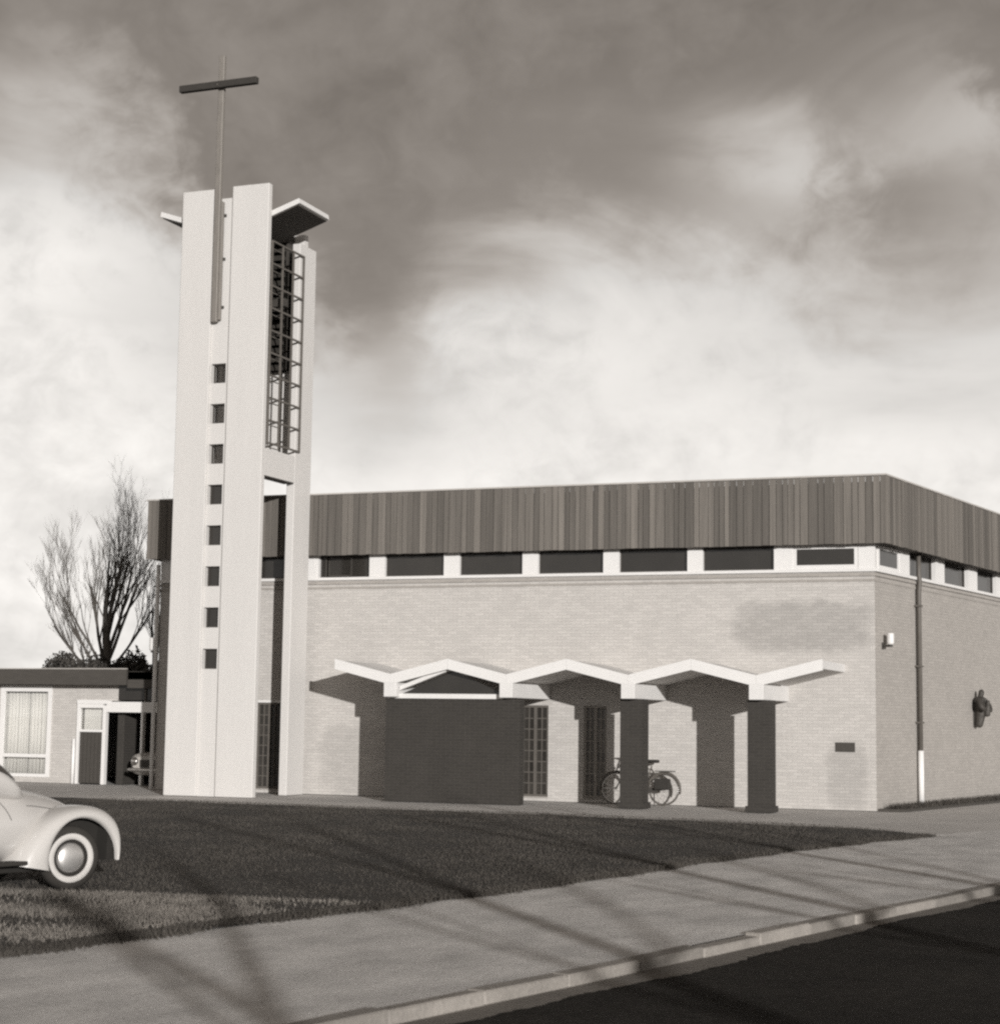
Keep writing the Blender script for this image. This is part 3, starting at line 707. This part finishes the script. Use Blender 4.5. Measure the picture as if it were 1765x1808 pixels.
def fender(sg, front=True):
    """side outline and wheel opening as matching curves"""
    n = 26
    if front:
        lip = [(.045+(.47 if math.cos(R(a)) > 0 else .40)*math.cos(R(a)), .325+.40*math.sin(R(a))) for a in np.linspace(-6, 196, n)]
        oxs = [.575, .60, .60, .57, .50, .40, .25, .06, -.15, -.35, -.51, -.63, -.70]
        ozs = [.29, .42, .54, .65, .735, .80, .84, .848, .81, .72, .58, .42, .28]
        bx_ = 0
    else:
        lip = [(.36*math.cos(R(a))*1.06, .325+.36*math.sin(R(a))) for a in np.linspace(-10, 190, n)]
        oxs = [.66, .60, .48, .30, .08, -.16, -.36, -.50, -.58, -.62, -.64, -.62, -.60]
        ozs = [.28, .45, .64, .80, .88, .86, .78, .68, .58, .49, .42, .36, .30]
        bx_ = -2.4
    d = [0]
    for i in range(1, len(oxs)): d.append(d[-1]+math.hypot(oxs[i]-oxs[i-1], ozs[i]-ozs[i-1]))
    cols_ = []
    for i, (lx_, lz) in enumerate(lip):
        t = d[-1]*i/(n-1); ox, oz = crom(d, oxs, t), crom(d, ozs, t)
        row = []
        for kf, yy in ((-.03, .735), (0.0, .762), (.12, .785), (.35, .785), (.60, .77), (.80, .735), (.93, .67), (1.0, .58), (.99, .47), (.90, .34)):
            nar = 1.0 if front else 1.0
            row.append((bx_+lx_+(ox-lx_)*kf, sg*yy, lz+(oz-lz)*kf))
        cols_.append(row)
    return MB().grid(cols_)
for sg in (-1, 1):
    fo = fender(sg).build('front_fender', m_carpaint, car, smooth=True, subsurf=1)
    MB().lathe([(0, .012), (.05, .012), (.082, .004), (.094, -.006), (.094, -.02), (.085, -.03), (0, -.03)], (0, 0, 0), 'z', 24)
    hl = MB(lambda x, y, z: (.505+z*.85+x*-.45, sg*.60+y, .665+x*.85+z*.48)).lathe([(0, .045), (.05, .040), (.080, .026), (.088, .012)], (0, 0, 0), 'z', 24).build('headlight', m_hub, fo, smooth=True)
    MB(lambda x, y, z: (.505+z*.85+x*-.45, sg*.60+y, .665+x*.85+z*.48)).lathe([(.086, .014), (.100, .012), (.104, -.01), (.098, -.05)], (0, 0, 0), 'z', 24).build('headlight_rim', m_chrome, fo, smooth=True)
    fender(sg, False).build('rear_fender', m_carpaint, car, smooth=True, subsurf=1)
    y0, y1 = sorted((sg*.58, sg*.755)); MB().box(-1.78, -.60, y0, y1, .285, .325).build('running_board', m_rubber, car, .01)
    MB().prism([(-.40, .28), (.555, .28), (.568, .5), (.50, .65), (.30, .75), (-.10, .73), (-.34, .58)], lambda x, z: (x, sg*.42, z), lambda x, z: (x, sg*.555, z)).build('inner_wheel_arch', m_under, car)
    MB().prism([(.41, .285), (.545, .285), (.558, .5), (.50, .63), (.43, .66)], lambda x, z: (x, sg*.556, z), lambda x, z: (x, sg*.72, z)).build('arch_shade_filler', m_under, car)  # added dark block over the sunlit fender inside, standing in for arch shade
    make_wheel(car, -.01, sg*.635, sg, .325, steer=R(-13)); make_wheel(car, -2.4, sg*.655, sg, .325)
    # door seam and handle
    MB().tube([(-1.70, sg*.672, .93), (-1.58, sg*.685, .93)], .012, 6).build('door_handle', m_chrome, body)
    MB().tube([body_fn(x, R(90)-sg*-1*R(0)+0) for x in (.5, .3)], .001, 4)
MB().box(-3.0, .35, -.52, .52, .20, .29).build('floor_pan', m_under, car)
for xb, s_ in ((.72, 1), (-3.30, -1)):
    MB().tube([(xb-s_*.15, -.64, .46), (xb-s_*.03, -.56, .46), (xb, -.4, .46), (xb, .4, .46), (xb-s_*.03, .56, .46), (xb-s_*.15, .64, .46)], [.03, .045, .05, .05, .045, .03], 10).build('bumper', m_chrome, car, smooth=True)
    for yy in (-.35, .35): MB().tube([(xb-s_*.35, yy, .42), (xb, yy, .45)], .02, 6).build('bumper_iron', m_iron, car)
# lid seam on the nose
for sg in (-1, 1):
    MB().tube([Vector(body_fn(x, R(90)+sg*R(62)))+Vector((0, 0, .001)) for x in np.linspace(.45, -.5, 14)], .004, 4).build('bonnet_seam', m_under, body)
for sg in (-1, 1):
    MB().tube([Vector(body_fn(-.74-.02*k, R(90)-sg*-1*0+ (R(-90)+R(8+6*k)) if sg > 0 else R(90)+R(90)-R(8+6*k))) for k in range(9)], .004, 4).build('door_seam', m_under, body)
MB().tube([(-.45, 0, 1.03), (-.62, .28, 1.16)], .006, 5).build('wiper', m_iron, cab)

# grey car with its nose out of the carport
car2 = thing('parked_car', (-24.38, 1.55, 0), 'grey car with round headlight half hidden in the carport beside the annex', 'car', world=False, rz=R(-90))
sx2 = [.0, -.05, -.25, -.8, -1.25, -1.6, -2.6, -3.3, -3.7, -3.75]
b2 = loftfn(sx2, [.60, .70, .745, .76, .76, .76, .76, .74, .68, .6], [.72, .78, .83, .87, .89, .90, .90, .87, .80, .72], [.34, .28, .25, .24, .24, .24, .24, .25, .3, .36], 4.2)
bd = loft(b2, list(np.linspace(0, -3.75, 40)), 44).build('body', m_cargrey, car2, smooth=True)
c2 = loftfn([-1.1, -1.3, -1.7, -2.2, -2.8, -3.2], [.60, .64, .63, .63, .62, .56], [.88, 1.08, 1.36, 1.41, 1.33, .92], [.82]*6, 3.4)
cb = loft(c2, list(np.linspace(-1.1, -3.2, 24)), 40).build('cabin', m_cargrey, car2, smooth=True)
patch(c2, np.linspace(-1.2, -1.62, 8), R(42), R(138), .01, 14).build('windscreen', m_hub, cb, smooth=True)
for a0, a1 in ((R(12), R(40)), (R(140), R(168))): patch(c2, np.linspace(-1.6, -2.7, 10), a0, a1, .012).build('side_window', m_hub, cb, smooth=True)
MB().box(.005, .03, -.40, .40, .46, .64).build('grille', m_iron, car2)
for sg in (-1, 1):
    MB(lambda x, y, z: (.012+z, sg*.56+y, .60+x)).lathe([(0, .05), (.05, .045), (.085, .03), (.10, .0)], (0, 0, 0), 'z', 24).build('headlight', m_chrome, car2, smooth=True)
    for xw in (-.70, -3.0): make_wheel(car2, xw, sg*.66, sg, .29, white=False)
MB().tube([(-.1, -.78, .40), (.07, -.68, .40), (.1, 0, .40), (.07, .68, .40), (-.1, .78, .40)], .045, 10).build('bumper', m_chrome, car2, smooth=True)

# ------------------------------------------------------------------ bicycle behind the third pier
bike = thing('bicycle', (-11.35, -.42, 0), 'roadster bicycle with black bag leaning at the wall behind the canopy pier', 'bicycle', world=False, rz=R(180))
lean = .10
def TB(x, y, z): return (x, y+lean*-1*(z), z)
def bt(pts, r, name, mat, par=None, n=7): return MB(TB).tube(pts, r, n).build(name, mat, par or bike, smooth=True)
RW, FW = (-.50, .335), (.55, .335)
for (cx_, cz_) in (RW, FW):
    ring = [(cx_+.325*math.cos(a), 0, cz_+.325*math.sin(a)) for a in np.linspace(0, 2*math.pi, 37)]
    wo_ = bt(ring, .013, 'wheel', m_bikeframe)
    bt([(cx_+.303*math.cos(a), 0, cz_+.303*math.sin(a)) for a in np.linspace(0, 2*math.pi, 37)], .009, 'rim', m_chrome, wo_)
    sp = MB(TB)
    for k in range(16):
        a = 2*math.pi*k/16; sp.tube([(cx_, 0.02*(-1)**k, cz_), (cx_+.30*math.cos(a), 0, cz_+.30*math.sin(a))], .0022, 4)
    sp.build('spokes', m_chrome, wo_)
    bt([(cx_, -.05, cz_), (cx_, .05, cz_)], .025, 'hub', m_chrome, wo_)
bb = (-.05, 0, .28); st = (-.22, 0, .82); hd = (.38, 0, .86); hb = (.42, 0, .66)
for n_, pts in (('down_tube', [bb, hb]), ('seat_tube', [bb, st]), ('top_tube', [(-.20, 0, .74), hd]), ('head_tube', [hb, (.36, 0, .92)]),
                ('chain_stay', [bb, (RW[0], .0, RW[1])]), ('seat_stay', [(-.21, 0, .76), (RW[0], 0, RW[1])])): bt(pts, .016, n_, m_bikeframe)
bt([hb, (.46, 0, .5), (FW[0], 0, FW[1])], .014, 'fork', m_bikeframe)
bt([(.36, 0, .92), (.345, 0, 1.02)], .013, 'stem', m_chrome)
bt([(.12, -.27, 1.03), (.28, -.25, 1.06), (.345, 0, 1.02), (.28, .25, 1.06), (.12, .27, 1.03)], .012, 'handlebar', m_chrome)
MB(TB).prism([(-.36, -.10), (-.36, .10), (-.22, .07), (-.08, .018), (-.08, -.018), (-.22, -.07)], lambda x, y: (x, y, .88), lambda x, y: (x, y, .945)).build('saddle', m_rubber, bike, .015)
for (cx_, cz_), a0, a1 in ((RW, R(20), R(195)), (FW, R(-5), R(125))):
    bt([(cx_+.355*math.cos(a), 0, cz_+.355*math.sin(a)) for a in np.linspace(a0, a1, 18)], .02, 'mudguard', m_bikeframe)
MB(TB).box(-.66, -.32, .05, .16, .33, .56).build('pannier_bag', m_rubber, bike, .02)
MB(TB).box(-.72, -.30, -.07, .07, .70, .72).build('luggage_rack', m_iron, bike)
MB(TB).box(-.35, .06, .03, .055, .27, .36).build('chain_guard', m_iron, bike)
MB(TB).lathe([(0, -.05), (.03, -.045), (.05, .03), (0, .035)], (0, 0, 0), 'z', 12)
MB(lambda x, y, z: TB(.50+z, y, .80+x)).lathe([(0, -.06), (.035, -.05), (.052, .03), (.0, .04)], (0, 0, 0), 'z', 14).build('front_lamp', m_chrome, bike, smooth=True)
bt([(-.04, -.02, .20), (-.04, -.10, .12)], .012, 'pedal_crank', m_chrome); bt([(-.06, .03, .3), (.02, .03, .42)], .012, 'pedal_crank', m_chrome)
bt([(-.30, .04, .25), (-.36, .20, 0.0)], .011, 'kick_stand', m_iron)

# ------------------------------------------------------------------ bare trees
def grow(seed, base, stems, maxlen, levels, spread, rscale=1.0, upb=.35, nchild=(3, 5), minr=.004):
    rg = random.Random(seed); big = MB(); fine = MB()
    def seg(p, d, L_, r, lev):
        n = 5 if lev < 2 else 4; pts = [p.copy()]; q = p.copy(); dd = d.copy()
        for k in range(n):
            dd = (dd+Vector((rg.uniform(-1, 1), rg.uniform(-1, 1), rg.uniform(-.5, 1)))*.11+Vector((0, 0, upb*.12))).normalized()
            q = q+dd*(L_/n); pts.append(q.copy())
        re = r*.45; rr = [r+(re-r)*k/n for k in range(n+1)]
        (big if lev < 2 else fine).tube(pts, rr, 7 if lev == 0 else (5 if lev == 1 else 3), cap=False)
        if lev >= levels: return
        for c in range(rg.randint(*nchild)+(1 if lev == 0 else 0)):
            t = rg.uniform(.28, .98); i = min(int(t*n), n-1); pp = pts[i].lerp(pts[i+1], t*n-i)
            ax = dd.orthogonal().normalized(); ax.rotate(Matrix.Rotation(rg.uniform(0, 6.28), 3, dd))
            nd = (dd*math.cos(spread)+ax*math.sin(spread)*rg.uniform(.6, 1.2)+Vector((0, 0, upb*.5))).normalized()
            seg(pp, nd, L_*rg.uniform(.42, .66), max(minr, (r+(re-r)*t)*rg.uniform(.45, .62)), lev+1)
    for (off, d, L_, r) in stems: seg(Vector(base)+Vector(off), Vector(d).normalized(), L_*maxlen, r*rscale, 0)
    return big, fine
def tree(name, base, label, trunk_pts, trunk_r, stems, seed, levels=4, spread=.55, group=None, **k):
    t = thing(name, base, label, 'tree', group)
    MB().tube([Vector(base)+Vector(p) for p in trunk_pts], trunk_r, 10).build('trunk', m_bark, t, smooth=True)
    b, f = grow(seed, base, stems, k.pop('maxlen', 1.0), levels, spread, **k)
    b.build('limbs', m_bark, t, smooth=True); f.build('twigs', m_twig, t)
    return t
# stems in the facade's plane fan out like a pollard
fan = []
rt_ = random.Random(3)
for k, (ang, L_, z0) in enumerate(((-62, 2.6, 2.5), (-52, 3.2, 2.6), (-44, 3.3, 2.8), (-34, 3.6, 3.0), (-26, 3.6, 3.2), (-17, 3.8, 3.5), (-8, 3.8, 3.7), (0, 3.8, 3.8), (8, 3.8, 3.8), (17, 3.7, 3.6), (27, 3.5, 3.4), (40, 3.2, 3.0))):
    fan.append(((-.25*math.sin(R(-ang))*0+rt_.uniform(-.05, .05), rt_.uniform(-.08, .08), z0), (math.sin(R(ang)), rt_.uniform(-.35, .35), math.cos(R(ang))), L_, .075 if abs(ang) < 30 else .06))
tree('bare_tree', (-32.75, 12, 0), 'large bare tree with a broad fan of upswept branches behind the annex roof', [(0, 0, 0), (.02, 0, 1.5), (.04, 0, 3.0), (0.0, 0, 4.3)], [.22, .19, .15, .09],
     fan, 5, levels=4, spread=.46, upb=.40, nchild=(4, 5), maxlen=.80, rscale=.85, minr=.003)
tree('bare_tree', (-31.2, 12.4, 0), 'smaller bare tree leaning right, close against the hall edge behind the annex', [(0, 0, 0), (.02, 0, 1.8), (.04, 0, 3.3)], [.14, .11, .08],
     [((0, 0, 3.1), (.1, 0, 1), 3.2, .06), ((.02, 0, 3.1), (.45, .1, 1), 3.0, .06), ((0, 0, 2.9), (-.3, .2, 1), 2.6, .05), ((0, 0, 3), (.75, 0, 1), 2.4, .05)], 9, levels=4, spread=.42, upb=.5, nchild=(3, 5), maxlen=.85, minr=.0035)
# street trees on the near side, out of frame: their shadows fall over the pavement
ST = 'unseen bare street trees across the road'
tree('unseen_street_tree', (6.8, -43.6, 0), 'unseen bare forked street tree casting the forked shadow on the near pavement', [(0, 0, -.1), (.0, 0, 1.5), (.0, 0, 2.95)], [.17, .14, .125],
     [((0, 0, 2.9), (1.0, .30, 1.2), 1.6, .09), ((0, 0, 2.9), (-.75, -.85, 1.2), 1.6, .09), ((0, 0, 2.5), (-1.0, .15, .6), 1.6, .055)], 21, levels=2, spread=.6, upb=.4, nchild=(2, 3), group=ST)
for k, (x, y, lab) in enumerate(((7.8, -39.9, 'unseen bare street tree shading the pavement below the middle of the lawn'), (8.6, -35.6, 'unseen bare street tree shading the kerb below the canopy piers'),
                                 (9.4, -32.1, 'unseen bare street tree shading the pavement right of the lawn tip'))):
    tree('unseen_street_tree', (x, y, 0), lab, [(0, 0, -.1), (.02, 0, 1.9), (.0, .03, 3.7)], [.21, .17, .10],
         [((0, .02, 3.6), (.3, .2, 1), 2.0, .06), ((0, .02, 3.6), (-.35, -.25, 1), 2.0, .06), ((0, 0, 2.7), (.8, .5, .5), 1.9, .06), ((0, 0, 2.4), (-.8, -.5, .4), 1.6, .055)], 33+k, levels=2, spread=.6, upb=.4, nchild=(2, 3), group=ST)
# evergreen hedge behind the annex
def leaves(n, boxes, size, seed):
    r = np.random.default_rng(seed); C = []
    tot = sum(b[6] for b in boxes)
    for x0, x1, y0, y1, z0, z1, wgt in boxes:
        k = int(n*wgt/tot); u = r.uniform(-1, 1, (k, 3)); d = np.linalg.norm(u, axis=1, keepdims=True); u = u/np.maximum(d, .001)*np.minimum(1, d)*r.uniform(.75, 1.05, (k, 1))
        C.append(np.column_stack([(x0+x1)/2+u[:, 0]*(x1-x0)/2, (y0+y1)/2+u[:, 1]*(y1-y0)/2, (z0+z1)/2+u[:, 2]*(z1-z0)/2]))
    C = np.concatenate(C); k = len(C); a = r.normal(size=(k, 3)); a /= np.linalg.norm(a, axis=1, keepdims=True); b = np.cross(a, r.normal(size=(k, 3))); b /= np.linalg.norm(b, axis=1, keepdims=True)
    s = size*r.uniform(.6, 1.3, (k, 1)); V = np.stack([C-a*s, C+b*s*.5, C+a*s, C-b*s*.5], 1).reshape(-1, 3); F = np.arange(4*k).reshape(-1, 4)
    return V, F
hedge = thing('evergreen_hedge', (-32.2, 11, 0), 'dark evergreen hedge showing just above the annex roof', 'hedge')
bx_ = []
for k in range(9):
    x = -34.0+k*.42; h = 3.58+.2*math.sin(k*2.1)+random.uniform(-.08, .1); bx_.append((x-.45, x+.45, 10.4, 11.6, .2, h, 1))
V, F = leaves(60000, bx_, .075, 4); mesh_np('foliage', V-np.array([-32.2, 11, 0]), F, m_leaf, hedge)
for k in range(5): MB().tube([(-33.8+k*.8, 11, 0), (-33.8+k*.8, 11, 2.6)], [.05, .02], 6).build('stem', m_bark, hedge)

# ------------------------------------------------------------------ grass
def blades(n, gen, h0, h1, wd, seed):
    r = np.random.default_rng(seed); P = gen(r, n); k = len(P); a = r.uniform(0, 6.283, k); h = r.uniform(h0, h1, k); t = r.normal(0, .45, (k, 2))
    dx_ = np.cos(a)*wd; dy_ = np.sin(a)*wd
    V = np.stack([np.column_stack([P[:, 0]-dx_, P[:, 1]-dy_, P[:, 2]]), np.column_stack([P[:, 0]+dx_, P[:, 1]+dy_, P[:, 2]]),
                  np.column_stack([P[:, 0]+t[:, 0]*h, P[:, 1]+t[:, 1]*h, P[:, 2]+h])], 1).reshape(-1, 3)
    return V, np.arange(3*k).reshape(-1, 3)
_ys = np.array([p[1] for p in LAWN_EDGE][::-1]); _xs = np.array([p[0] for p in LAWN_EDGE][::-1])
_tx = np.array([p[0] for p in sorted(LAWN_TOP)]); _ty = np.array([p[1] for p in sorted(LAWN_TOP)])
def lawn_pts(r, n):
    y = -30+25*r.random(n)**1.15; x = np.interp(y, _ys, _xs)-r.random(n)**1.0*np.clip(17, 2, 20)
    dens = np.sin(x*1.7+y*.6)+np.sin(y*2.3-x*.8)+np.sin(x*4.1+y*3.3)*.7
    ok = (r.normal(0, 1.2, n) < dens+1.3) & (y < np.interp(x, _tx, _ty)) & (x > -26) & ~((x < -10) & (y < -27)); x, y = x[ok], y[ok]
    return np.column_stack([x, y, np.full(len(x), .030)])
V, F = blades(260000, lawn_pts, .012, .034, .006, 5)
tag(mesh_np('lawn_grass', V, F, m_grass), 'short dark grass covering the lawn before the hall', 'grass', kind='stuff')
def edge_pts(r, n):
    y = -29+21*r.random(n); x = np.interp(y, _ys, _xs)+r.normal(0, .07, n)+.08*np.sin(y*3.3)*np.sin(y*1.1)-.05; return np.column_stack([x, y, np.full(n, .0)])
V, F = blades(26000, edge_pts, .012, .065, .006, 6)
tag(mesh_np('edge_grass', V, F, m_grass), 'ragged grass fringe along the pavement edge of the lawn', 'grass', kind='stuff')
def verge_pts(r, n):
    y = -27.5+5.6*r.random(n); x = np.interp(y, _ys, _xs)-.2-r.random(n)*3.6; k = (np.sin(x*2.1+y*1.3)+np.sin(y*3.7-x)+r.normal(0, 1.1, n)) > .1
    k &= (y < -22.2-(x+7.5)*-.15)
    return np.column_stack([x[k], y[k], np.full(k.sum(), .03)])
V, F = blades(90000, verge_pts, .015, .045, .007, 8)
tag(mesh_np('verge_grass', V, F, m_drygrass), 'dry pale rough grass on the verge beside the car wheel', 'grass', kind='stuff')
def bed_pts(r, n):
    s = .3+9*r.random(n); o_ = .08+.4*r.random(n); P = np.array([TR(a, b, .04) for a, b in zip(s, o_)]); return P
V, F = blades(5000, bed_pts, .03, .14, .008, 12)
tag(mesh_np('bed_weeds', V, F, m_grass), 'low dark weeds in the bed along the right-hand wall', 'plants', kind='stuff')
